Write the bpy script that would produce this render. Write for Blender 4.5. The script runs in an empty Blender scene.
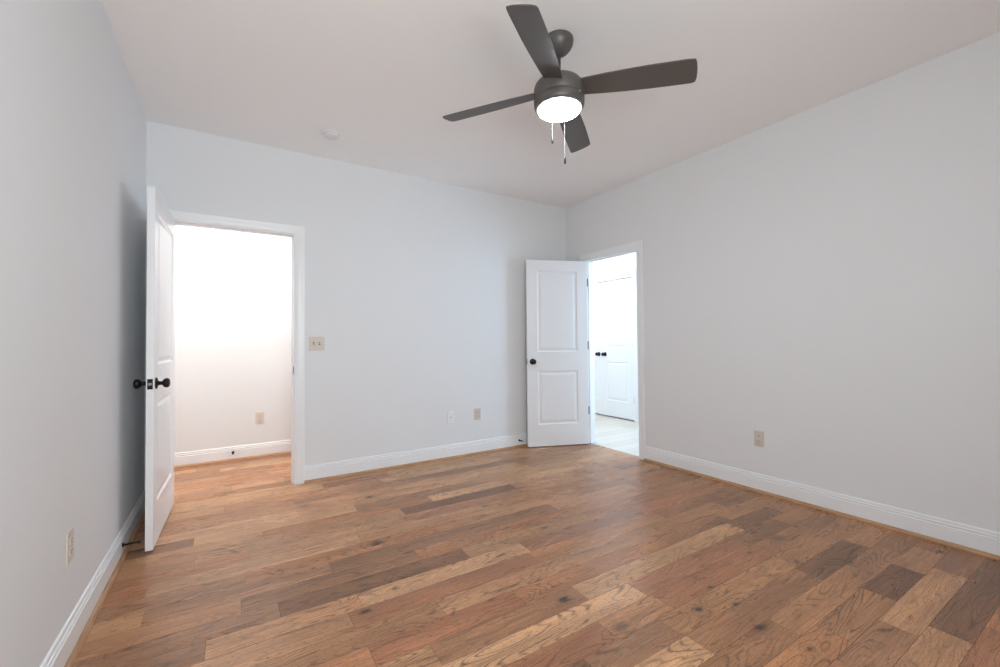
import bpy, bmesh, math, random
from mathutils import Matrix, Vector

# ------------------------------------------------------------------ camera, light, exposure
PI = math.pi
sc = bpy.context.scene
COL = sc.collection
H = 2.74          # ceiling height
W = 3.892         # room width (x), left wall at x = 0
SOUTH = -4.75     # wall behind the camera
HALL_Y = 1.15     # far wall of the hall seen through the left doorway
WT = 0.118        # partition thickness
RX = 5.35         # far wall of the room seen through the right doorway

CAM_R = Vector((0.8457533, -0.5335026, -0.0087359))
CAM_U = Vector((-0.0028099, -0.0208254, 0.9997792))
CAM_B = Vector((-0.5335667, -0.8455420, -0.0191123))
CAM_P = Vector((0.5067770, -3.8743417, 1.1501431))
F_PX = 427.4887
cd = bpy.data.cameras.new('camera')
cam = bpy.data.objects.new('camera', cd)
COL.objects.link(cam)
m = Matrix.Identity(4)
for i, v in enumerate((CAM_R, CAM_U, CAM_B)):
    for j in range(3):
        m[j][i] = v[j]
m.translation = CAM_P
cam.matrix_world = m
cd.sensor_fit = 'HORIZONTAL'
cd.sensor_width = 36.0
cd.lens = F_PX * 36.0 / 1000.0
cd.clip_start = 0.02
sc.camera = cam

vs = sc.view_settings
vs.view_transform = 'Standard'
vs.look = 'None'
vs.gamma = 1.0
vs.use_curve_mapping = False
vs.exposure = 0.20
try:
    sc.cycles.max_bounces = 14
    sc.cycles.diffuse_bounces = 10
    sc.cycles.sample_clamp_indirect = 8.0
except Exception:
    pass

wd = bpy.data.worlds.new('sky')
sc.world = wd
wd.use_nodes = True
bgn = wd.node_tree.nodes['Background']
bgn.inputs[0].default_value = (0.62, 0.78, 1.0, 1)
bgn.inputs[1].default_value = 0.6


def area(name, loc, rot, sx, sy, power, color, spread=PI):
    ld = bpy.data.lights.new(name, 'AREA')
    ld.shape = 'RECTANGLE'
    ld.size, ld.size_y = sx, sy
    ld.energy = power
    ld.color = color
    ld.spread = spread
    o = bpy.data.objects.new(name, ld)
    COL.objects.link(o)
    o.location = loc
    o.rotation_euler = rot
    return o


# daylight coming in through the windows (behind the camera, and in the side room)
UP = math.radians(12)      # lamp tilted up to brighten the ceiling, standing in for light off the ground
SOUTH_WINDOWS = [(0.3, 1.3)]
SIDE_WINDOW = (-1.75, -0.75)
for a, b in SOUTH_WINDOWS:
    area('daylight', ((a + b) / 2, SOUTH - 0.16, 1.5), (PI / 2 + UP, 0, 0), b - a - .06, 1.2, 57, (0.92, 0.985, 1.0))
area('daylight', (RX + 0.16, sum(SIDE_WINDOW) / 2, 1.5), (PI / 2, 0, PI / 2), .94, 1.2, 56, (0.52, 0.75, 1.0))


# ------------------------------------------------------------------ materials
def mat(name, color, rough=0.6, metal=0.0, spec=0.5, emit=None, estr=0.0, bump=0.0, bscale=400, var=0.0):
    mt = bpy.data.materials.new(name)
    mt.use_nodes = True
    nt = mt.node_tree
    b = nt.nodes['Principled BSDF']
    b.inputs['Base Color'].default_value = (*color, 1)
    b.inputs['Roughness'].default_value = rough
    b.inputs['Metallic'].default_value = metal
    b.inputs['Specular IOR Level'].default_value = spec
    if emit:
        b.inputs['Emission Color'].default_value = (*emit, 1)
        b.inputs['Emission Strength'].default_value = estr
    tc = nt.nodes.new('ShaderNodeTexCoord')
    if bump:
        n = nt.nodes.new('ShaderNodeTexNoise')
        n.inputs['Scale'].default_value = bscale
        n.inputs['Detail'].default_value = 3
        nt.links.new(tc.outputs['Object'], n.inputs['Vector'])
        bp = nt.nodes.new('ShaderNodeBump')
        bp.inputs['Strength'].default_value = bump
        bp.inputs['Distance'].default_value = 0.001
        nt.links.new(n.outputs['Fac'], bp.inputs['Height'])
        nt.links.new(bp.outputs['Normal'], b.inputs['Normal'])
    if var:
        n = nt.nodes.new('ShaderNodeTexNoise')
        n.inputs['Scale'].default_value = 3.0
        nt.links.new(tc.outputs['Object'], n.inputs['Vector'])
        mr = nt.nodes.new('ShaderNodeMapRange')
        mr.inputs['To Min'].default_value = 1 - var
        mr.inputs['To Max'].default_value = 1 + var
        nt.links.new(n.outputs['Fac'], mr.inputs['Value'])
        mx = nt.nodes.new('ShaderNodeVectorMath')
        mx.operation = 'SCALE'
        mx.inputs[0].default_value = color
        nt.links.new(mr.outputs[0], mx.inputs['Scale'])
        nt.links.new(mx.outputs[0], b.inputs['Base Color'])
    return mt


M = {}
M['wall'] = mat('wall_paint', (0.728, 0.738, 0.748), 0.75, bump=0.12, bscale=500, var=0.006)
M['ceiling'] = mat('ceiling_paint', (0.885, 0.885, 0.882), 0.9, bump=0.15, bscale=350, var=0.006)
M['trim'] = mat('trim_paint', (0.80, 0.81, 0.82), 0.32, bump=0.03, bscale=200, var=0.004)
M['door'] = mat('door_paint', (0.80, 0.81, 0.825), 0.34, bump=0.03, bscale=200, var=0.004)
M['bronze'] = mat('dark_bronze', (0.020, 0.018, 0.017), 0.3, 0.7, bump=0.03, bscale=150)
M['fan'] = mat('fan_bronze', (0.098, 0.088, 0.080), 0.42, 0.15, bump=0.03, bscale=150)
M['brass'] = mat('hinge_metal', (0.06, 0.058, 0.056), 0.5, 0.0, bump=0.03, bscale=150)
M['steel'] = mat('latch_steel', (0.45, 0.46, 0.48), 0.35, 0.9, bump=0.03, bscale=150)
M['almond'] = mat('almond_plastic', (0.62, 0.56, 0.485), 0.4, bump=0.02, bscale=100, var=0.01)
M['slot'] = mat('slot_dark', (0.05, 0.04, 0.035), 0.6, bump=0.02)
M['white'] = mat('white_plastic', (0.78, 0.78, 0.78), 0.4, bump=0.02, bscale=100, var=0.01)
M['rubber'] = mat('dark_rubber', (0.02, 0.02, 0.02), 0.7, bump=0.05)
M['chain'] = mat('chain_metal', (0.30, 0.29, 0.28), 0.4, 0.2, bump=0.03)
M['glass'] = mat('lit_frosted_glass', (0.9, 0.88, 0.84), 0.4, emit=(0.90, 1.0, 1.12), estr=58.0, bump=0.02)
M['groove'] = mat('plank_groove', (0.15, 0.080, 0.042), 0.7, bump=0.05)


def shoe_mat():
    mt = mat('shoe_oak', (0.55, 0.30, 0.14), 0.4)
    nt = mt.node_tree
    b = nt.nodes['Principled BSDF']
    tc = nt.nodes.new('ShaderNodeTexCoord')
    mp = nt.nodes.new('ShaderNodeMapping')
    mp.inputs['Scale'].default_value = (9, 9, 200)
    nt.links.new(tc.outputs['Object'], mp.inputs['Vector'])
    n = nt.nodes.new('ShaderNodeTexNoise')
    n.inputs['Scale'].default_value = 1.0
    n.inputs['Detail'].default_value = 4
    nt.links.new(mp.outputs[0], n.inputs['Vector'])
    r = nt.nodes.new('ShaderNodeValToRGB')
    r.color_ramp.elements[0].position = 0.3
    r.color_ramp.elements[0].color = (0.33, 0.165, 0.075, 1)
    r.color_ramp.elements[1].position = 0.7
    r.color_ramp.elements[1].color = (0.50, 0.29, 0.15, 1)
    nt.links.new(n.outputs['Fac'], r.inputs[0])
    nt.links.new(r.outputs[0], b.inputs['Base Color'])
    return mt


M['shoe'] = shoe_mat()

KNOTS = [  # x, y, radius, strength
    (1.77, -2.39, .022, 1.0), (1.84, -2.655, .034, .55), (2.30, -2.96, .020, 1.0), (2.20, -2.758, .016, .9),
    (2.37, -2.825, .012, .9), (2.40, -2.69, .011, .9), (2.99, -2.797, .014, .8), (2.88, -2.62, .012, .7),
    (1.22, -1.40, .026, 1.0), (1.00, -1.995, .018, .9), (2.15, -1.767, .020, .7), (2.02, -1.26, .020, .7),
    (1.39, -.64, .024, .9), (3.19, -2.61, .040, .55), (3.20, -2.95, .026, .7), (2.33, -3.12, .010, .8),
    (0.72, -1.42, .016, .6), (3.12, -2.33, .022, .6), (0.95, -0.55, .03, .5), (3.45, -2.60, .014, .8)]


def floor_mat():
    mt = bpy.data.materials.new('hickory_planks')
    mt.use_nodes = True
    nt = mt.node_tree
    N, L = nt.nodes, nt.links
    b = N['Principled BSDF']

    def node(t, **k):
        n = N.new(t)
        for a, v in k.items():
            setattr(n, a, v)
        return n

    def math_(op, a, b_=None, c=None):
        n = node('ShaderNodeMath', operation=op)
        for i, v in enumerate((a, b_, c)):
            if v is None:
                continue
            if isinstance(v, (int, float)):
                n.inputs[i].default_value = v
            else:
                L.new(v, n.inputs[i])
        return n.outputs[0]

    def mr(v, a, b_, c, d):
        n = node('ShaderNodeMapRange')
        L.new(v, n.inputs['Value'])
        for k, x in zip(('From Min', 'From Max', 'To Min', 'To Max'), (a, b_, c, d)):
            n.inputs[k].default_value = x
        return n.outputs[0]
    tc = node('ShaderNodeTexCoord')
    sep = node('ShaderNodeSeparateXYZ')
    L.new(tc.outputs['Object'], sep.inputs[0])
    tone = node('ShaderNodeAttribute', attribute_name='tone')
    seed = node('ShaderNodeAttribute', attribute_name='seed').outputs['Fac']
    X, Y = sep.outputs[0], sep.outputs[1]

    def coords(sx, sy, off):
        c = node('ShaderNodeCombineXYZ')
        L.new(math_('MULTIPLY', X, sx), c.inputs[0])
        L.new(math_('MULTIPLY', Y, sy), c.inputs[1])
        L.new(math_('MULTIPLY', seed, off), c.inputs[2])
        return c.outputs[0]

    def noise(vec, scale=1.0, detail=2.0, rough=.5, dist=0.0):
        n = node('ShaderNodeTexNoise')
        L.new(vec, n.inputs['Vector'])
        n.inputs['Scale'].default_value = scale
        n.inputs['Detail'].default_value = detail
        n.inputs['Roughness'].default_value = rough
        n.inputs['Distortion'].default_value = dist
        return n.outputs['Fac']
    # knots: an elliptical distance field
    field = None
    core = None
    wob = mr(noise(coords(22, 50, 4.0), 1.0, 2.0), .3, .7, .7, 1.5)
    for kx, ky, r, s in KNOTS:
        dx = math_('MULTIPLY', math_('SUBTRACT', X, kx), 0.62)
        dy = math_('SUBTRACT', Y, ky)
        d = math_('DIVIDE', math_('SQRT', math_('ADD', math_('MULTIPLY', dx, dx), math_('MULTIPLY', dy, dy))), r)
        c = math_('MULTIPLY', mr(math_('MULTIPLY', d, wob), 0.35, 1.25, 1, 0), s)
        g = math_('MULTIPLY', math_('EXPONENT', math_('MULTIPLY', d, -0.55)), s)
        core = c if core is None else math_('MAXIMUM', core, c)
        field = g if field is None else math_('ADD', field, g)
    # cathedral grain: contour lines of a stretched noise
    v = noise(coords(1.5, 9.0, 37.0), 1.0, 1.6, .42, .35)
    v = math_('ADD', v, math_('MULTIPLY', field, 0.30))
    v2 = math_('ADD', math_('MULTIPLY', v, 20.0), math_('MULTIPLY', noise(coords(14, 60, 11.0)), .35))
    tri = math_('PINGPONG', v2, 0.5)
    lines = mr(tri, 0.0, 0.20, 1.0, 0.0)
    brk = mr(noise(coords(5, 26, 5.0), 1.0, 3.0), .36, .60, .30, 1.0)
    per = mr(math_('FRACT', math_('MULTIPLY', seed, 7.13)), 0, 1, .38, 1.0)
    lines = math_('MULTIPLY', math_('MULTIPLY', lines, brk), per)
    bands = mr(math_('PINGPONG', math_('MULTIPLY', v2, .5), .5), 0, .5, .93, 1.05)
    # soft colour drift, streaks and pores
    drift = mr(noise(coords(1.7, 11, 23.0), 1.0, 3.0), .3, .7, .80, 1.18)
    streak = mr(noise(coords(5, 150, 17.0), 1.0, 3.0), .3, .7, .80, 1.15)
    pores = mr(noise(coords(55, 420, 3.0), 1.0, 1.0), .58, .68, 0.0, .55)
    blot = mr(noise(coords(2.6, 15, 71.0), 1.0, 4.0, .6, .6), .62, .76, 0, .45)
    f = math_('MULTIPLY', math_('MULTIPLY', drift, streak), bands)
    f = math_('MULTIPLY', f, math_('SUBTRACT', 1.0, math_('MULTIPLY', lines, .80)))
    f = math_('MULTIPLY', f, math_('SUBTRACT', 1.0, pores))
    f = math_('MULTIPLY', f, math_('SUBTRACT', 1.0, blot))
    f = math_('MULTIPLY', f, math_('SUBTRACT', 1.0, math_('MULTIPLY', math_('MINIMUM', field, 1.0), .28)))
    sc_ = node('ShaderNodeVectorMath', operation='SCALE')
    L.new(tone.outputs['Color'], sc_.inputs[0])
    L.new(f, sc_.inputs['Scale'])
    mx = node('ShaderNodeMix', data_type='RGBA')
    L.new(core, mx.inputs['Factor'])
    L.new(sc_.outputs[0], mx.inputs['A'])
    mx.inputs['B'].default_value = (0.035, 0.022, 0.018, 1)
    L.new(mx.outputs['Result'], b.inputs['Base Color'])
    rg = mr(noise(coords(3, 20, 2.0), 1.0, 3.0), .3, .7, .25, .38)
    L.new(rg, b.inputs['Roughness'])
    b.inputs['Specular IOR Level'].default_value = 0.45
    hgt = math_('ADD', math_('MULTIPLY', lines, -.5), math_('MULTIPLY', noise(coords(2.5, 22, 9.0), 1.0, 3.0), 1.0))
    hgt = math_('ADD', hgt, math_('MULTIPLY', pores, -.6))
    bp = node('ShaderNodeBump')
    bp.inputs['Strength'].default_value = 0.5
    bp.inputs['Distance'].default_value = 0.0012
    L.new(hgt, bp.inputs['Height'])
    L.new(bp.outputs[0], b.inputs['Normal'])
    return mt


M['floor'] = floor_mat()


def tile_mat():
    mt = mat('pale_plank_tile', (0.6, 0.56, 0.5), 0.4)
    nt = mt.node_tree
    b = nt.nodes['Principled BSDF']
    tc = nt.nodes.new('ShaderNodeTexCoord')
    br = nt.nodes.new('ShaderNodeTexBrick')
    br.inputs['Scale'].default_value = 1.0
    br.inputs['Brick Width'].default_value = 0.9
    br.inputs['Row Height'].default_value = 0.15
    br.inputs['Mortar Size'].default_value = 0.003
    br.inputs['Color1'].default_value = (0.62, 0.58, 0.52, 1)
    br.inputs['Color2'].default_value = (0.54, 0.50, 0.44, 1)
    br.inputs['Mortar'].default_value = (0.40, 0.37, 0.33, 1)
    nt.links.new(tc.outputs['Object'], br.inputs['Vector'])
    nt.links.new(br.outputs['Color'], b.inputs['Base Color'])
    return mt


M['tile'] = tile_mat()


# ------------------------------------------------------------------ mesh helpers
def box(bm, a, b, bev=0.0, mi=0):
    x0, y0, z0 = [min(a[i], b[i]) for i in range(3)]
    x1, y1, z1 = [max(a[i], b[i]) for i in range(3)]
    r = bmesh.ops.create_cube(bm, size=1.0)
    vs_ = r['verts']
    for v in vs_:
        v.co = Vector(((x0 + x1) / 2 + v.co.x * (x1 - x0), (y0 + y1) / 2 + v.co.y * (y1 - y0), (z0 + z1) / 2 + v.co.z * (z1 - z0)))
    fs = {f for v in vs_ for f in v.link_faces}
    for f in fs:
        f.material_index = mi
    if bev:
        es = list({e for v in vs_ for e in v.link_edges})
        bmesh.ops.bevel(bm, geom=es, offset=bev, segments=2, profile=.6, affect='EDGES')


def lathe(bm, prof, seg=48, mtx=None, mi=0):
    """prof: (radius, height) pairs about z"""
    mtx = mtx or Matrix.Identity(4)
    rings = []
    for r, z in prof:
        if r < 1e-6:
            rings.append([bm.verts.new(mtx @ Vector((0, 0, z)))])
        else:
            rings.append([bm.verts.new(mtx @ Vector((r * math.cos(2 * PI * i / seg), r * math.sin(2 * PI * i / seg), z))) for i in range(seg)])
    for A, B in zip(rings, rings[1:]):
        for i in range(seg):
            j = (i + 1) % seg
            if len(A) == 1 and len(B) == 1:
                continue
            if len(A) == 1:
                f = bm.faces.new((A[0], B[j], B[i]))
            elif len(B) == 1:
                f = bm.faces.new((A[i], A[j], B[0]))
            else:
                f = bm.faces.new((A[i], A[j], B[j], B[i]))
            f.smooth = True
            f.material_index = mi


def sweep(bm, prof, p0, p1, side, cap=True, miter0=0.0, miter1=0.0):
    """extrude a profile (out, up) from p0 to p1; 'side' = outward unit vector.  The 'up' axis is derived from 'up_dir'."""
    p0, p1, side = Vector(p0), Vector(p1), Vector(side)
    d = (p1 - p0).normalized()
    up = Vector((0, 0, 1))
    A = [bm.verts.new(p0 + side * o + up * u + d * (o * miter0)) for o, u in prof]
    B = [bm.verts.new(p1 + side * o + up * u + d * (o * miter1)) for o, u in prof]
    n = len(prof)
    for i in range(n):
        j = (i + 1) % n
        bm.faces.new((A[i], A[j], B[j], B[i]))
    if cap:
        bm.faces.new(A)
        bm.faces.new(B[::-1])


def obj(name, bm, mats, parent=None, smooth_angle=None):
    bmesh.ops.recalc_face_normals(bm, faces=bm.faces[:])
    me = bpy.data.meshes.new(name)
    bm.to_mesh(me)
    bm.free()
    for m_ in (mats if isinstance(mats, (list, tuple)) else [mats]):
        me.materials.append(m_)
    o = bpy.data.objects.new(name, me)
    COL.objects.link(o)
    if parent:
        o.parent = parent
    return o


def tag(o, label, cat=None, group=None, kind=None):
    o['label'] = label
    if cat:
        o['category'] = cat
    if group:
        o['group'] = group
    if kind:
        o['kind'] = kind
    return o


def thing(name, label, cat, loc, rz=0.0, group=None, kind=None, rot=None):
    o = bpy.data.objects.new(name, None)
    o.empty_display_size = .1
    COL.objects.link(o)
    o.location = loc
    o.rotation_euler = rot if rot else (0, 0, rz)
    return tag(o, label, cat, group, kind)


def struct(name, bm, mats, label, cat):
    return tag(obj(name, bm, mats), label, cat, kind='structure')


def boxes(lst, bev=0):
    bm = bmesh.new()
    for a, b in lst:
        box(bm, a, b, bev)
    return bm


# ------------------------------------------------------------------ the room shell
L_OP = (0.129, 0.948)      # left doorway (in the back wall), jamb faces
R_OP = (-1.044, -0.325)    # right doorway (in the right wall), jamb faces
OPZ = 2.048                # doorway height
JT = 0.018                 # jamb board thickness
HX0, HX1 = -1.2, 3.2       # hall extent
RY0, RY1 = -2.6, 2.2       # side room extent

# back wall with the left doorway
a, b = L_OP[0] - JT, L_OP[1] + JT
struct('wall_back', boxes([((-WT, 0, 0), (a, WT, H)), ((a, 0, OPZ + JT), (b, WT, H)), ((b, 0, 0), (W + WT, WT, H))]), M['wall'],
       'pale grey painted back wall with an open doorway at its left end', 'wall')
struct('wall_left', boxes([((-WT, SOUTH, 0), (0, 0, H))]), M['wall'], 'pale grey painted left wall running towards the camera', 'wall')
a, b = R_OP[0] - JT, R_OP[1] + JT
WZ = (0.85, 2.15)
struct('wall_right', boxes([((W, SOUTH, 0), (W + WT, a, H)), ((W, a, OPZ + JT), (W + WT, b, H)), ((W, b, 0), (W + WT, 0, H))]), M['wall'],
       'pale grey painted right wall with a doorway near the back corner', 'wall')
# wall behind the camera with a window
(s0, s1), = SOUTH_WINDOWS
struct('wall_front', boxes([((-WT, SOUTH - WT, 0), (s0, SOUTH, H)), ((s1, SOUTH - WT, 0), (W + WT, SOUTH, H)),
                            ((s0, SOUTH - WT, 0), (s1, SOUTH, WZ[0])), ((s0, SOUTH - WT, WZ[1]), (s1, SOUTH, H))]), M['wall'],
       'pale grey wall behind the camera with a window', 'wall')
# hall behind the back wall
struct('wall_hall_back', boxes([((HX0, HALL_Y, 0), (HX1, HALL_Y + .1, H))]), M['wall'], 'brightly lit hall wall seen through the left doorway', 'wall')
struct('wall_hall_left', boxes([((HX0 - .1, WT, 0), (HX0, HALL_Y + .1, H)), ((HX0 - .1, 0.0, 0), (-WT, WT, H))]), M['wall'], 'end wall of the hall, left of the left doorway', 'wall')
struct('wall_hall_right', boxes([((HX1, WT, 0), (HX1 + .1, HALL_Y + .1, H))]), M['wall'], 'end wall of the hall, right of the left doorway', 'wall')
# side room behind the right wall
CL = (0.250, 1.480)        # closet opening in y
CLZ = 2.058
w0, w1 = SIDE_WINDOW
struct('wall_side_far', boxes([((RX, RY0, 0), (RX + WT, w0, H)), ((RX, w0, 0), (RX + WT, w1, WZ[0])), ((RX, w0, WZ[1]), (RX + WT, w1, H)),
                               ((RX, w1, 0), (RX + WT, CL[0] - JT, H)), ((RX, CL[0] - JT, CLZ + JT), (RX + WT, CL[1] + JT, H)),
                               ((RX, CL[1] + JT, 0), (RX + WT, RY1, H)), ((RX + .10, CL[0] - .1, 0), (RX + WT + .6, CL[1] + .1, H))]), M['wall'],
       'sunlit far wall of the side room holding the double closet doors', 'wall')
struct('wall_side_back', boxes([((W + WT, RY1, 0), (RX + WT, RY1 + .1, H))]), M['wall'], 'back wall of the side room beyond the right doorway', 'wall')
struct('wall_side_front', boxes([((W + WT, RY0 - .1, 0), (RX + WT, RY0, H))]), M['wall'], 'front wall of the side room beyond the right doorway', 'wall')
struct('wall_side_near', boxes([((W, WT, 0), (W + WT, RY1 + .1, H))]), M['wall'], 'near wall of the side room beyond the back corner', 'wall')
# ceiling: one slab over everything
struct('ceiling', boxes([((HX0 - .1, SOUTH - WT, H), (RX + .8, RY1 + .1, H + .12))]), M['ceiling'], 'smooth off-white ceiling', 'ceiling')

# ---- plank floor, one mesh, planks as real chamfered boards
PW = 0.1232
Y0 = -2.21
LT, TN, MD, RD, BR, DK, OR = 'LT TN MD RD BR DK OR'.split()
TONES = {LT: (.600, .325, .165), TN: (.515, .262, .128), MD: (.435, .210, .101), RD: (.400, .172, .082), BR: (.348, .168, .082), DK: (.250, .118, .058), OR: (.470, .214, .095)}
ROWS = {  # row: [(end x, tone), ...] from the left wall to the right wall
    12: [(1.9, MD), (2.6, TN), (3.6, BR), (4, MD)],
    11: [(2.0, BR), (2.95, OR), (4, MD)],
    10: [(2.3, MD), (3.05, RD), (4, OR)],
    9: [(1.8, TN), (2.35, OR), (2.87, TN), (4, DK)],
    8: [(1.9, BR), (2.35, RD), (2.75, MD), (3.485, TN), (4, BR)],
    7: [(1.7, MD), (2.5, OR), (2.975, MD), (3.365, DK), (3.70, MD), (4, BR)],
    6: [(1.1, TN), (1.72, LT), (2.38, BR), (3.17, MD), (3.55, MD), (4, BR)],
    5: [(1.25, RD), (2.01, LT), (2.9, BR), (3.475, DK), (4, MD)],
    4: [(.9, TN), (1.59, DK), (2.0, BR), (2.95, MD), (3.7, MD), (4, TN)],
    3: [(.8, MD), (1.78, RD), (2.12, MD), (3.0, RD), (3.5, MD), (4, BR)],
    2: [(.7, BR), (2.10, LT), (2.95, RD), (3.45, BR), (4, MD)],
    1: [(.5, MD), (1.15, TN), (1.86, BR), (3.14, LT), (3.62, BR), (4, MD)],
    0: [(.95, OR), (1.61, RD), (2.61, OR), (3.21, BR), (4, MD)],
    -1: [(.3, BR), (1.28, MD), (2.70, TN), (3.4, MD), (4, BR)],
    -2: [(.935, TN), (1.88, RD), (2.9, OR), (3.55, BR), (4, MD)],
    -3: [(.43, BR), (1.0, TN), (1.905, LT), (2.85, BR), (4, RD)],
    -4: [(.69, BR), (1.595, DK), (2.5, TN), (3.24, RD), (4, MD)],
    -5: [(.55, MD), (1.37, BR), (2.45, OR), (3.3, MD), (4, BR)],
    -6: [(.2, TN), (.945, MD), (1.3, BR), (2.405, BR), (3.2, TN), (4, RD)],
    -7: [(.57, MD), (1.75, OR), (2.75, TN), (3.5, MD), (4, BR)],
    -8: [(.18, RD), (1.15, LT), (2.1, TN), (3.1, MD), (4, TN)],  # from this row back, plank tones also made paler for the hall's light
    -9: [(.6, OR), (1.45, TN), (2.42, MD), (3.45, TN), (4, BR)],
    -10: [(.35, MD), (1.5, TN), (2.42, DK), (3.0, TN), (4, MD)],
    -11: [(.68, TN), (1.75, OR), (3.25, LT), (4, TN)],
    -12: [(.33, BR), (1.25, LT), (2.2, BR), (3.25, TN), (4, LT)],
    -13: [(.9, LT), (1.95, TN), (2.8, LT), (4, TN)],
    -14: [(.45, TN), (1.6, TN), (2.81, TN), (3.5, BR), (4, TN)],
}


def floor_mesh():
    rnd = random.Random(11)
    bm = bmesh.new()
    tone_l, seed_l = [], []
    ch, dp = 0.0007, 0.0008

    def plank(x0, x1, y0, y1, tone, seed):
        o = [(x0, y0), (x1, y0), (x1, y1), (x0, y1)]
        i = [(x0 + ch, y0 + ch), (x1 - ch, y0 + ch), (x1 - ch, y1 - ch), (x0 + ch, y1 - ch)]
        O = [bm.verts.new((x, y, -dp)) for x, y in o]
        I = [bm.verts.new((x, y, 0)) for x, y in i]
        f = bm.faces.new(I)
        tone_l.append(tone)
        seed_l.append(seed)
        for k in range(4):
            j = (k + 1) % 4
            g = bm.faces.new((O[k], O[j], I[j], I[k]))
            g.material_index = 1
            tone_l.append(tone)
            seed_l.append(seed)
    keys = list(TONES)
    wts = [2, 5, 7, 3, 4, 1, 4]
    for k in range(-28, 21):
        ya, yb = Y0 - PW * (k + 1), Y0 - PW * k
        if ya > HALL_Y - .001 or yb < SOUTH + .001:
            continue
        ya, yb = max(ya, SOUTH), min(yb, HALL_Y)
        xa = HX0 if yb > 0.0 else 0.0
        xe = HX1 if ya > -.06 else W + 0.05
        row = []
        if k in ROWS:
            row = [(min(e, xe) if e >= 3.99 else e, t) for e, t in ROWS[k]]
        else:
            x = xa
            while x < xe - .25:
                x = min(xe, x + rnd.uniform(.3, 1.25))
                if xe - x < .25:
                    x = xe
                row.append((x, rnd.choices(keys, wts if yb < -.3 else [4, 7, 4, 1, 1, 0, 5])[0]))  # towards the hall, weights favour paler planks: its light spill painted into the tones
        x = xa
        for e, t in row:
            e = min(e, xe)
            if e - x < .02:
                continue
            c = TONES[t]
            g = rnd.uniform(.92, 1.08)
            plank(x, e, ya, yb, (c[0] * g * rnd.uniform(.98, 1.02), c[1] * g, c[2] * g * rnd.uniform(.96, 1.04), 1), rnd.random())
            x = e
    # slab under the boards
    me = bpy.data.meshes.new('floor')
    for f in bm.faces:
        f.normal_update()
        if f.normal.z < 0:
            f.normal_flip()
    n0 = len(bm.faces)
    for a_, b_ in (((HX0 - .1, SOUTH - WT, -.1), (W + .05, HALL_Y + .1, -dp)),):
        box(bm, a_, b_, 0, 1)
    bm.faces.ensure_lookup_table()
    while len(tone_l) < len(bm.faces):
        tone_l.append((.1, .06, .04, 1))
        seed_l.append(0.0)
    bm.to_mesh(me)
    bm.free()
    at = me.attributes.new('tone', 'FLOAT_COLOR', 'FACE')
    at.data.foreach_set('color', [c for t in tone_l for c in t])
    se = me.attributes.new('seed', 'FLOAT', 'FACE')
    se.data.foreach_set('value', seed_l)
    me.materials.append(M['floor'])
    me.materials.append(M['groove'])
    o = bpy.data.objects.new('floor', me)
    COL.objects.link(o)
    tag(o, 'warm brown hickory plank floor with knots and mixed plank tones', 'floor', kind='structure')


floor_mesh()
struct('floor_side_room', boxes([((W + .05, RY0 - .1, -.1), (RX + .2, RY1 + .1, 0.0))]), M['tile'], 'pale floor of the side room beyond the right doorway', 'floor')

# ---- baseboards (moulded profile) and oak shoe moulding
BB = [(0, 0), (.015, 0), (.015, .096), (.0150, .0985), (.0095, .1000), (.0095, .1035), (.0125, .1110), (.0118, .1145), (.0075, .1160), (.0075, .1195), (.0085, .1260), (.0065, .1325), (.002, .135), (0, .135)]
SH = [(.0152, 0), (.033, 0), (.0325, .005), (.030, .011), (.026, .016), (.021, .019), (.0152, .020)]


def base(name, p0, p1, side, label, m0=0.0, m1=0.0):
    bm = bmesh.new()
    sweep(bm, BB, p0, p1, side, True, m0, m1)
    struct(name, bm, M['trim'], 'white moulded baseboard ' + label, 'baseboard')


TRIM_N = [0]


def shoe(p0, p1, side, label, m0=0.0, m1=0.0):
    TRIM_N[0] += 1
    bm = bmesh.new()
    sweep(bm, SH, p0, p1, side, True, m0, m1)
    struct('trim_%d' % TRIM_N[0], bm, M['shoe'], 'thin oak shoe moulding ' + label, 'shoe moulding')


CW = 0.073   # casing width
RV = 0.005   # reveal
lc0, lc1 = L_OP[0] - RV - CW, L_OP[1] + RV + CW
rc0, rc1 = R_OP[0] - RV - CW, R_OP[1] + RV + CW
for fn, tg in ((base, 1), (shoe, 0)):
    def put(nm, *a, **k):
        if tg:
            fn(nm, *a, **k)
        else:
            fn(*a, **k)
    put('baseboard_back', (lc1, 0, 0), (W, 0, 0), (0, -1, 0), 'along the back wall between the two doorways', m1=-1)
    put('baseboard_back_corner', (0, 0, 0), (lc0, 0, 0), (0, -1, 0), 'in the back left corner behind the open door', m0=1)
    put('baseboard_left', (0, SOUTH, 0), (0, 0, 0), (1, 0, 0), 'along the left wall', m0=1, m1=-1)
    put('baseboard_right', (W, rc0, 0), (W, SOUTH, 0), (-1, 0, 0), 'along the right wall', m1=-1)
    put('baseboard_right_corner', (W, 0, 0), (W, rc1, 0), (-1, 0, 0), 'in the back right corner behind the open door', m0=1)
    put('baseboard_front', (W, SOUTH, 0), (0, SOUTH, 0), (0, 1, 0), 'along the wall behind the camera', m0=1, m1=-1)
    put('baseboard_hall', (HX0, HALL_Y, 0), (HX1, HALL_Y, 0), (0, -1, 0), 'in the hall beyond the left doorway', m0=1, m1=-1)
base('baseboard_side_far', (RX, w1 - 2, 0), (RX, CL[0] - .09, 0), (-1, 0, 0), 'in the side room, right of the closet doors')

# ---- door frames: jamb boards, stops and moulded casings
CP = [(0, 0), (.011, 0), (.0125, .004), (.012, .012), (.0135, .018), (.0155, .028), (.0165, .050), (.018, .060), (.018, .068), (.015, .073), (0, .073)]


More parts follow.
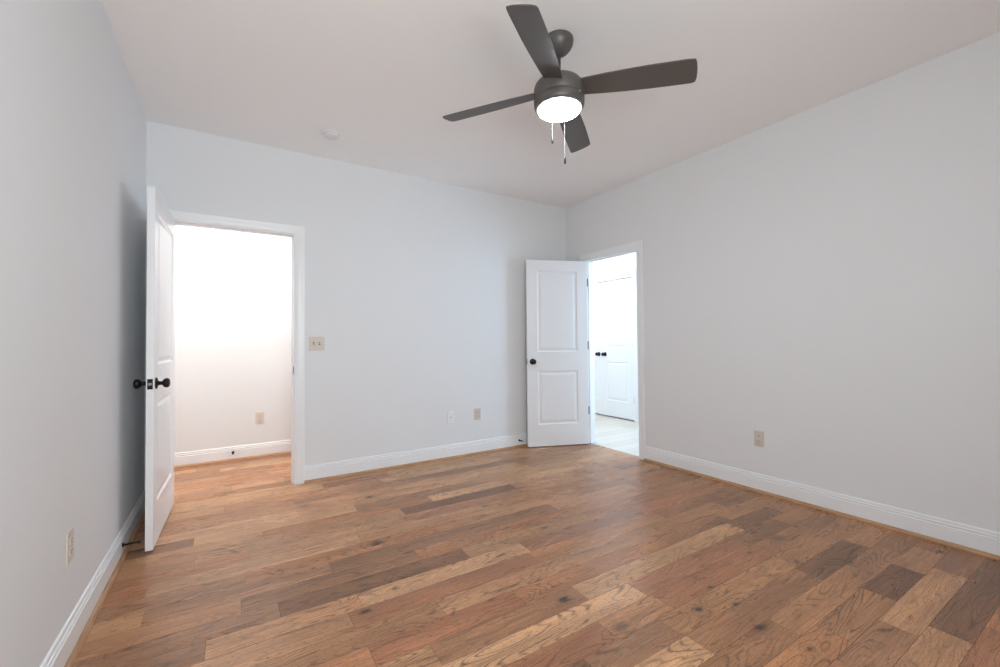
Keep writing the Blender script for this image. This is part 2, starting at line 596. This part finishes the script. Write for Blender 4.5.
def casing(bm, org, ax, out, a, b_, top):
    """U-shaped mitred casing around an opening a..b (along ax), height top, standing out along 'out'."""
    org, ax, out = Vector(org), Vector(ax), Vector(out)
    up = Vector((0, 0, 1))
    a -= RV
    b_ += RV
    top += RV
    rings = []
    for (px, pz, sx, sz) in ((a, 0, -1, 0), (a, top, -1, 1), (b_, top, 1, 1), (b_, 0, 1, 0)):
        rings.append([bm.verts.new(org + ax * (px + sx * w) + up * (pz + sz * w) + out * o) for o, w in CP])
    n = len(CP)
    for A, B in zip(rings, rings[1:]):
        for i in range(n):
            j = (i + 1) % n
            bm.faces.new((A[i], A[j], B[j], B[i]))
    bm.faces.new(rings[0])
    bm.faces.new(rings[-1][::-1])


def frame(op, org, ax, nrm, label, both=True, stop=(0.040, 0.075), th=WT, top=OPZ):
    """jamb lining: depth runs along -nrm from the wall face"""
    TRIM_N[0] += 1
    org, ax, nrm = Vector(org), Vector(ax), Vector(nrm)
    bm = bmesh.new()

    def bx(a0, a1, d0, d1, z0, z1):
        p = org + ax * a0 - nrm * d0
        q = org + ax * a1 - nrm * d1
        box(bm, (p.x, p.y, z0), (q.x, q.y, z1), .0015)
    a_, b_ = op
    bx(a_ - JT, a_, -.0005, th + .0005, 0, top)
    bx(b_, b_ + JT, -.0005, th + .0005, 0, top)
    bx(a_ - JT, b_ + JT, -.0005, th + .0005, top, top + JT)
    bx(a_, a_ + .011, stop[0], stop[1], 0, top)
    bx(b_ - .011, b_, stop[0], stop[1], 0, top)
    bx(a_ + .011, b_ - .011, stop[0], stop[1], top - .011, top)
    casing(bm, org, ax, nrm, a_, b_, top)
    if both:
        casing(bm, org - nrm * th, ax, -nrm, a_, b_, top)
    return struct('trim_%d' % TRIM_N[0], bm, M['trim'], label, 'door frame')


fr1 = frame(L_OP, (0, 0, 0), (1, 0, 0), (0, -1, 0), 'white moulded casing and jamb around the left doorway')
fr2 = frame(R_OP, (W, 0, 0), (0, 1, 0), (-1, 0, 0), 'white moulded casing and jamb around the right doorway')
fr3 = frame(CL, (RX, 0, 0), (0, 1, 0), (-1, 0, 0), 'white casing around the double closet doors', both=False, th=.09, top=CLZ, stop=(.045, .07))

# strike plate in the left doorway's right jamb
bm = boxes([((L_OP[1] - .0016, .004, .895), (L_OP[1] + .001, .034, .965))], .0006)
box(bm, (L_OP[1] - .0022, -.0055, .912), (L_OP[1] + .001, .006, .948), .001)
o = obj('strike_plate', bm, M['bronze'], fr1)
o['label'] = 'dark strike plate'


# hinge leaves let into the far jamb of the right doorway
for hz in (.37, 1.10, 1.81):
    bm = boxes([((W - .004, R_OP[1] - .0022, hz - .045), (W + .034, R_OP[1] + .001, hz + .045))], .0006)
    obj('hinge_leaf', bm, M['brass'], fr2)['label'] = 'dark hinge leaf let into the jamb'

# ---- windows
def window(n, lo, hi, x0, x1, axis, pos, label, out):
    """axis 'x': window lies in a wall of constant y=pos; 'y': constant x=pos. out = +-1 outward direction."""
    root = thing('window_%d' % n, label, 'window', (0, 0, 0), kind='structure')

    def bb(bm, u0, u1, d0, d1, z0, z1, bev=.002):
        if axis == 'x':
            box(bm, (u0, pos + out * d0, z0), (u1, pos + out * d1, z1), bev)
        else:
            box(bm, (pos + out * d0, u0, z0), (pos + out * d1, u1, z1), bev)
    e = .0006
    bm = bmesh.new()
    w = .03
    bb(bm, x0 + e, x0 + w, .02, .10, lo + e, hi - e)
    bb(bm, x1 - w, x1 - e, .02, .10, lo + e, hi - e)
    bb(bm, x0 + w, x1 - w, .02, .10, lo + e, lo + w)
    bb(bm, x0 + w, x1 - w, .02, .10, hi - w, hi - e)
    mz = (lo + hi) / 2
    bb(bm, x0 + w, x1 - w, .05, .08, mz - .018, mz + .018)
    obj('window_frame', bm, M['trim'], root)
    bm = bmesh.new()
    c = .085
    for (u0, u1, z0, z1) in ((x0 - c, x0, lo - .02, hi + c), (x1, x1 + c, lo - .02, hi + c), (x0, x1, hi, hi + c)):
        bb(bm, u0, u1, -.018, -.0006, z0, z1)
    bb(bm, x0 - c, x1 + c, -.045, .0, lo - .05, lo - .02)
    obj('window_casing', bm, M['trim'], root)


window(1, *WZ, s0, s1, 'x', SOUTH, 'white framed window in the wall behind the camera', -1)
window(2, *WZ, w0, w1, 'y', RX, 'white framed window of the side room beyond the right doorway', 1)


# ------------------------------------------------------------------ doors
def door_leaf_bm(wd_, ht, th=.035):
    """leaf: x 0..wd (hinge edge at 0), y 0..th, z 0..ht, two moulded panels on both faces"""
    bm = bmesh.new()
    st = .118 if wd_ > .65 else .105
    ra = [(.235, .815), (1.025, ht - .118)]       # panel openings in z (bottom, top)
    xs = [0, st, wd_ - st, wd_]
    zs = [0, ra[0][0], ra[0][1], ra[1][0], ra[1][1], ht]
    # core slab, thinner, and raised-and-sunk panels built as nested rectangles
    for face, sgn in ((0.0, 1), (th, -1)):
        def P(x, z, d):
            return (x, face + sgn * d, z)
        for i in range(3):
            for j in range(5):
                if i == 1 and j in (1, 3):
                    x0, x1, z0, z1 = xs[1], xs[2], zs[j], zs[j + 1]
                    prof = [(0, 0), (.004, .0035), (.010, .008), (.016, .0088), (.021, .0088), (.030, .006), (.042, .0025), (.050, .0020)]
                    prev = None
                    for off, d in prof:
                        ring = [bm.verts.new(P(x, z, d)) for x, z in ((x0 + off, z0 + off), (x1 - off, z0 + off), (x1 - off, z1 - off), (x0 + off, z1 - off))]
                        if prev:
                            for k in range(4):
                                l = (k + 1) % 4
                                bm.faces.new((prev[k], prev[l], ring[l], ring[k]))
                        prev = ring
                    bm.faces.new(prev)
                else:
                    bm.faces.new([bm.verts.new(P(x, z, 0)) for x, z in ((xs[i], zs[j]), (xs[i + 1], zs[j]), (xs[i + 1], zs[j + 1]), (xs[i], zs[j + 1]))])
    for quad in (((0, 0, 0), (0, th, 0), (0, th, ht), (0, 0, ht)), ((wd_, 0, 0), (wd_, 0, ht), (wd_, th, ht), (wd_, th, 0)),
                 ((0, 0, 0), (wd_, 0, 0), (wd_, th, 0), (0, th, 0)), ((0, 0, ht), (0, th, ht), (wd_, th, ht), (wd_, 0, ht))):
        bm.faces.new([bm.verts.new(q) for q in quad])
    bmesh.ops.remove_doubles(bm, verts=bm.verts[:], dist=1e-5)
    return bm


KNOB = [(0, 0), (.033, 0), (.033, .003), (.030, .0065), (.022, .009), (.014, .011), (.011, .018), (.0105, .026), (.013, .030),
        (.020, .034), (.0255, .040), (.0275, .047), (.0270, .054), (.0235, .060), (.016, .064), (.008, .0655), (0, .066)]


def knob(parent, x, z, y, sgn):
    bm = bmesh.new()
    mt = Matrix.Translation((x, y, z)) @ Matrix.Rotation(-sgn * PI / 2, 4, 'X')
    lathe(bm, KNOB[:7], 32, mt)
    ro = obj('knob_rosette', bm, M['bronze'], parent)
    bm = bmesh.new()
    lathe(bm, KNOB[6:], 32, mt)
    obj('door_knob', bm, M['bronze'], parent)


def hinge(parent, z, thick_side_y=0.0):
    """knuckle barrel at the pivot (0,-.006) plus leaf plate on the door edge"""
    bm = bmesh.new()
    h = .089
    for k in range(5):
        z0 = z - h / 2 + k * h / 5
        lathe(bm, [(0, z0 + .0004), (.0075, z0 + .0004), (.0075, z0 + h / 5 - .0004), (0, z0 + h / 5 - .0004)], 16, Matrix.Translation((-.004, -.0055, 0)))
    lathe(bm, [(0, z + h / 2), (.0045, z + h / 2), (.0045, z + h / 2 + .003), (0, z + h / 2 + .005)], 12, Matrix.Translation((-.004, -.0055, 0)))
    box(bm, (-.0016, -.003, z - h / 2), (.0006, .030, z + h / 2))
    obj('hinge', bm, M['brass'], parent)


def make_door(n, wd_, pivot, ang, label, mirror=False, knobs=(1, 1), kx=.06, hinges=(.25, 1.05, 1.80), latch=True):
    """closed direction is local +x; local y=0 face is the room-side face"""
    root = thing('door_%d' % n, label, 'door', pivot, ang, kind='structure')
    if mirror:
        root.scale = (1, -1, 1)
    bm = door_leaf_bm(wd_, 2.030)
    obj('door_panel', bm, M['door'], root)
    kz = (.945 if n > 2 else .93) - pivot[2]
    if knobs[0]:
        knob(root, wd_ - kx, kz, 0.0, -1)
    if knobs[1]:
        knob(root, wd_ - kx, kz, .035, 1)
    if latch:
        bm = boxes([((wd_ - .0008, .005, kz - .029), (wd_ + .0012, .030, kz + .029))], .0006)
        o = obj('latch_plate', bm, M['bronze'], root)
        bm = bmesh.new()
        lathe(bm, [(0, 0), (.0085, 0), (.0085, .006), (.006, .010), (0, .011)], 20, Matrix.Translation((wd_ + .001, .0175, kz)) @ Matrix.Rotation(PI / 2, 4, 'Y'))
        obj('latch_bolt', bm, M['steel'], o)['label'] = 'bright steel latch bolt'
    for hz in hinges:
        hinge(root, hz - pivot[2])
    return root


# left door: closed along +x from the left jamb, thickness +y; opened 93.6 degrees into the room
make_door(1, .812, (L_OP[0] + .004, -.002, .010), math.radians(-91.5), 'open white two-panel door at the left doorway, swung towards the left wall')
# right door: closed along -y from the far jamb, thickness +x (mirror of none: local x -> -y, local y -> +x)
make_door(2, .696, (W - .002, R_OP[1] - .004, .010), math.radians(-90 - 111.0), 'open white two-panel door standing in the back right corner')
# closet double doors, closed
make_door(3, .612, (RX + .004, CL[0] + .001, .018), math.radians(90), 'closed white closet door leaf with three hinges, seen through the right doorway', mirror=True, knobs=(1, 0), kx=.062, hinges=(.30, 1.10, 1.85), latch=False)
make_door(4, .612, (RX + .004, CL[1] - .001, .018), math.radians(-90), 'left leaf of the closed white closet doors, its hinges hidden behind the doorway', knobs=(1, 0), kx=.062, hinges=(.30, 1.10, 1.85), latch=False)


# ------------------------------------------------------------------ electrical plates
def plate_bm(w, h, t=.0055):
    bm = bmesh.new()
    box(bm, (-w / 2, -t, -h / 2), (w / 2, 0.0004, h / 2), .0022)
    return bm


def outlet(loc, rz, label, m_, group='duplex wall outlets'):
    root = thing('wall_outlet', label, 'outlet', loc, rz, group)
    obj('cover_plate', plate_bm(.072, .116), m_, root)
    for s in (-1, 1):
        bm = bmesh.new()
        box(bm, (-.017, -.0078, s * .0205 - .0145), (.017, -.005, s * .0205 + .0145), .003)
        r = obj('receptacle', bm, m_, root)
        bm = bmesh.new()
        for dx, hh in ((-.0063, .0085), (.0063, .007)):
            box(bm, (dx - .0012, -.0082, s * .0205 + .003 - hh / 2 + .001), (dx + .0012, -.0070, s * .0205 + .003 + hh / 2 + .001))
        lathe(bm, [(0, -.0005), (.0026, -.0005), (.0026, .0006), (0, .0006)], 12, Matrix.Translation((0, -.0076, s * .0205 - .0075)) @ Matrix.Rotation(PI / 2, 4, 'X'))
        obj('slot', bm, M['slot'], r)
    bm = bmesh.new()
    lathe(bm, [(0, 0), (.003, 0), (.0026, .0014), (0, .0018)], 12, Matrix.Translation((0, -.0054, 0)) @ Matrix.Rotation(PI / 2, 4, 'X'))
    obj('screw', bm, M['steel'], root)
    return root


outlet((2.668, 0, .405), 0, 'almond duplex outlet low on the back wall, nearer the open door', M['almond'])
outlet((W, -2.170, .401), -PI / 2, 'almond duplex outlet low on the right wall', M['almond'])
outlet((0, -1.652, .402), PI / 2, 'almond duplex outlet low on the left wall near the camera', M['almond'])
outlet((.765, HALL_Y, .391), 0, 'almond duplex outlet on the hall wall seen through the left doorway', M['almond'])
# white cable plate
root = thing('cable_wall_plate', 'white cable jack plate low on the back wall, left of the almond outlet', 'wall plate', (2.361, 0, .403))
obj('cover_plate', plate_bm(.072, .116), M['white'], root)
bm = bmesh.new()
lathe(bm, [(0, 0), (.006, 0), (.006, .003), (.0045, .003), (.0045, .009), (.001, .009), (0, .007)], 18, Matrix.Translation((0, -.005, 0)) @ Matrix.Rotation(PI / 2, 4, 'X'))
obj('cable_jack', bm, M['steel'], root)
for s in (-1, 1):
    bm = bmesh.new()
    lathe(bm, [(0, 0), (.003, 0), (.0026, .0014), (0, .0018)], 12, Matrix.Translation((0, -.0054, s * .042)) @ Matrix.Rotation(PI / 2, 4, 'X'))
    obj('screw', bm, M['white'], root)
# double switch
root = thing('light_switch', 'almond two-gang light switch on the back wall beside the left doorway', 'light switch', (1.122, 0, 1.148))
obj('cover_plate', plate_bm(.120, .116), M['almond'], root)
for s in (-1, 1):
    bm = bmesh.new()
    box(bm, (s * .023 - .0055, -.0064, -.0125), (s * .023 + .0055, -.005, .0125), .0008)
    t_ = obj('switch_slot', bm, M['slot'], root)
    bm = bmesh.new()
    vsb = bmesh.ops.create_cube(bm, size=1)['verts']
    for v in vsb:
        v.co = Matrix.Translation((s * .023, -.010, .003 * s)) @ Matrix.Rotation(math.radians(24 * s), 4, 'X') @ Vector((v.co.x * .0085, v.co.y * .013, v.co.z * .010))
    bmesh.ops.bevel(bm, geom=bm.edges[:], offset=.001, segments=2, affect='EDGES')
    obj('switch_toggle', bm, M['almond'], t_)


# ------------------------------------------------------------------ door stops (screwed into the baseboards)
def door_stop(loc, rz, label, length=.075):
    """axis along local -y (out of the wall)"""
    root = thing('door_stop', label, 'door stop', loc, rz)
    rt = Matrix.Rotation(PI / 2, 4, 'X')
    bm = bmesh.new()
    lathe(bm, [(0, 0), (.012, 0), (.012, .003), (.007, .007), (.006, .008), (0, .008)], 20, rt)
    obj('base', bm, M['bronze'], root)
    bm = bmesh.new()
    prof = [(0, .006)]
    n = 60
    for i in range(n + 1):
        u = i / n
        prof.append((.0055 + .0012 * math.sin(u * n * 1.2) - .001 * u, .006 + u * (length - .018)))
    prof.append((0, length - .012))
    lathe(bm, prof, 16, rt)
    obj('spring', bm, M['bronze'], root)
    bm = bmesh.new()
    lathe(bm, [(0, length - .014), (.0075, length - .014), (.0082, length - .010), (.0078, length - .003), (.005, length), (0, length)], 20, rt)
    obj('rubber_tip', bm, M['rubber'], root)


door_stop((.015, -.800, .066), PI / 2, 'dark spring door stop on the left baseboard behind the left door', .078)
door_stop((.533, HALL_Y - .015, .079), 0, 'dark door stop on the hall baseboard seen through the left doorway', .070)
door_stop((3.180, -.015, .072), 0, 'dark spring door stop on the back baseboard beside the right door', .055)

# ------------------------------------------------------------------ smoke detector
root = thing('smoke_detector', 'small white round smoke detector on the ceiling near the back wall', 'smoke detector', (1.147, -.470, H))
bm = bmesh.new()
lathe(bm, [(0, .001), (.066, .001), (.066, -.006), (.064, -.008), (0, -.008)], 48)
obj('base', bm, M['white'], root)
bm = bmesh.new()
lathe(bm, [(0, -.007), (.058, -.007), (.058, -.012), (.056, -.016), (.050, -.021), (.040, -.024), (.02, -.026), (0, -.026)], 48)
cv = obj('cover', bm, M['white'], root)
bm = bmesh.new()
for k in range(24):
    a = 2 * PI * k / 24
    mt = Matrix.Rotation(a, 4, 'Z') @ Matrix.Translation((.0565, 0, -.0115))
    vv = bmesh.ops.create_cube(bm, size=1)['verts']
    for v in vv:
        v.co = mt @ Vector((v.co.x * .003, v.co.y * .008, v.co.z * .002))
obj('vents', bm, M['slot'], cv)

# ------------------------------------------------------------------ ceiling fan
FX, FY = 1.967, -2.163
fan = thing('ceiling_fan', 'dark bronze four-blade ceiling fan with a lit round glass light', 'ceiling fan', (FX, FY, H))
bm = bmesh.new()
lathe(bm, [(0, .001), (.076, .001), (.0785, -.003), (.0785, -.016), (.0765, -.020), (.0765, -.026), (.074, -.034), (.071, -.038), (.068, -.046), (.063, -.052), (.055, -.062), (.046, -.070), (.036, -.076), (.024, -.080), (.018, -.084), (0, -.084)], 56)
obj('canopy', bm, M['fan'], fan)
bm = bmesh.new()
lathe(bm, [(0, -.085), (.0115, -.085), (.0115, -.190), (.020, -.196), (.024, -.206), (.024, -.215), (0, -.215)], 32)
obj('downrod', bm, M['fan'], fan)
ZT = -.207
bm = bmesh.new()
lathe(bm, [(0, ZT), (.045, ZT), (.070, ZT - .006), (.095, ZT - .015), (.115, ZT - .028), (.127, ZT - .044), (.1315, ZT - .060), (.132, ZT - .074),
           (.132, ZT - .110), (.1295, ZT - .113), (.132, ZT - .116), (.132, ZT - .132), (.130, ZT - .152), (.124, ZT - .162), (.117, ZT - .165), (0, ZT - .165)], 72)
housing = obj('motor_housing', bm, M['fan'], fan)
bm = bmesh.new()
ZG = -.367
lathe(bm, [(0, ZG), (.112, ZG), (.112, ZG - .008), (.108, ZG - .015), (.098, ZG - .021), (.080, ZG - .026), (.05, ZG - .030), (.02, ZG - .032), (0, ZG - .032)], 64)
glass = obj('light_shade', bm, M['glass'], fan)
glass['label'] = 'glowing frosted glass light bowl'
# blades
SAG = (.020, -.004, -.012, .004)
TP = math.tan(math.radians(15.4))
BZ = -.308
prof_A = [(.105, .052), (.16, .057), (.24, .064), (.34, .071), (.44, .0765), (.54, .0785), (.61, .080), (.645, .079)]
prof_B = [(.105, .043), (.16, .046), (.24, .050), (.34, .053), (.44, .054), (.54, .053), (.61, .0515), (.645, .051)]
tipc = [(.6525, -.0765), (.658, -.060), (.662, -.030), (.6635, .0), (.6625, .028), (.658, .045)]
for k in range(4):
    a = math.radians(-51.5 + 90 * k)
    ca, sa = math.cos(a), math.sin(a)
    out = [(r, -w) for r, w in prof_A] + tipc + [(r, w) for r, w in reversed(prof_B)]
    bm = bmesh.new()

    def BP(r, w, dz):
        # plane pitched about the radial axis
        return (ca * r - sa * w, sa * r + ca * w, BZ + .034 * (.655 - r) / .535 - w * TP + dz - SAG[k] * r)
    top = [bm.verts.new(BP(r, w, .003)) for r, w in out]
    bot = [bm.verts.new(BP(r, w, -.003)) for r, w in out]
    bm.faces.new(top)
    bm.faces.new(bot[::-1])
    n = len(out)
    for i in range(n):
        j = (i + 1) % n
        bm.faces.new((top[i], bot[i], bot[j], top[j]))
    bmesh.ops.bevel(bm, geom=[e for e in bm.edges if len(e.link_faces) == 2 and abs(e.verts[0].co.z - e.verts[1].co.z) < .0059 and any(len(f.verts) > 4 for f in e.link_faces)], offset=.001, segments=1, affect='EDGES')
    bl = obj('blade', bm, M['fan'], fan)
# pull chains
def pull(px, py, ztop, zend, plen, lab):
    bm = bmesh.new()
    z = ztop
    while z > zend:
        lathe(bm, [(0, z), (.0008, z - .0005), (.0011, z - .0015), (.0008, z - .0026), (0, z - .0031)], 8, Matrix.Translation((px, py, 0)))
        z -= .0032
    c = obj('pull_chain', bm, M['chain'], fan)
    bm = bmesh.new()
    lathe(bm, [(0, zend + .001), (.0025, zend), (.0052, zend - .004), (.0056, zend - plen + .006), (.004, zend - plen + .001), (0, zend - plen)], 16, Matrix.Translation((px, py, 0)))
    obj('chain_pull', bm, M['bronze'], c)


PULLS = [((.049, .117), -.335, 2.292 - H, .046), ((.1065, .081), -.335, 2.176 - H, .045)]
for (px, py), zt, ze, pl in PULLS:
    pull(px, py, zt, ze, pl, '')
bm = bmesh.new()
lathe(bm, [(0, 0), (.005, 0), (.005, .006), (.003, .008), (0, .008)], 14, Matrix.Rotation(math.radians(-80), 4, 'Z') @ Matrix.Translation((.131, 0, ZT - .124)) @ Matrix.Rotation(PI / 2, 4, 'Y'))
obj('switch_knob', bm, M['chain'], fan)

# ------------------------------------------------------------------ ceiling lamps outside the view: the central hall one, plus added fill lamps
def flush_lamp(loc, label, power, color):
    root = thing('ceiling_lamp', label, 'ceiling lamp', loc)
    bm = bmesh.new()
    lathe(bm, [(0, .001), (.14, .001), (.14, -.02), (.13, -.022), (0, -.022)], 40)
    obj('base', bm, M['white'], root)
    bm = bmesh.new()
    lathe(bm, [(0, -.02), (.135, -.02), (.132, -.04), (.11, -.06), (.06, -.075), (0, -.08)], 40)
    obj('lamp_shade', bm, mat('lit_shade', (.9, .88, .85), .4, emit=color, estr=power, bump=.02), root)


flush_lamp((-.55, .55, H), 'added unseen fill lamp on the hall ceiling, left of the left doorway', 62.0, (1.0, .945, .90))  # added to soften the brightness gradient on the hall wall
flush_lamp((1.75, .55, H), 'added unseen fill lamp on the hall ceiling, right of the left doorway', 62.0, (1.0, .945, .90))  # its added counterpart, evening out the hall wall
flush_lamp((.6, .5, H), 'round lit ceiling lamp in the hall, straight through the left doorway', 80.0, (1.0, .945, .90))
flush_lamp((4.7, .9, H), 'added unseen fill lamp on the side room ceiling beyond the right doorway', 110.0, (1.0, 1.0, .96))  # added to brighten and whiten the side room
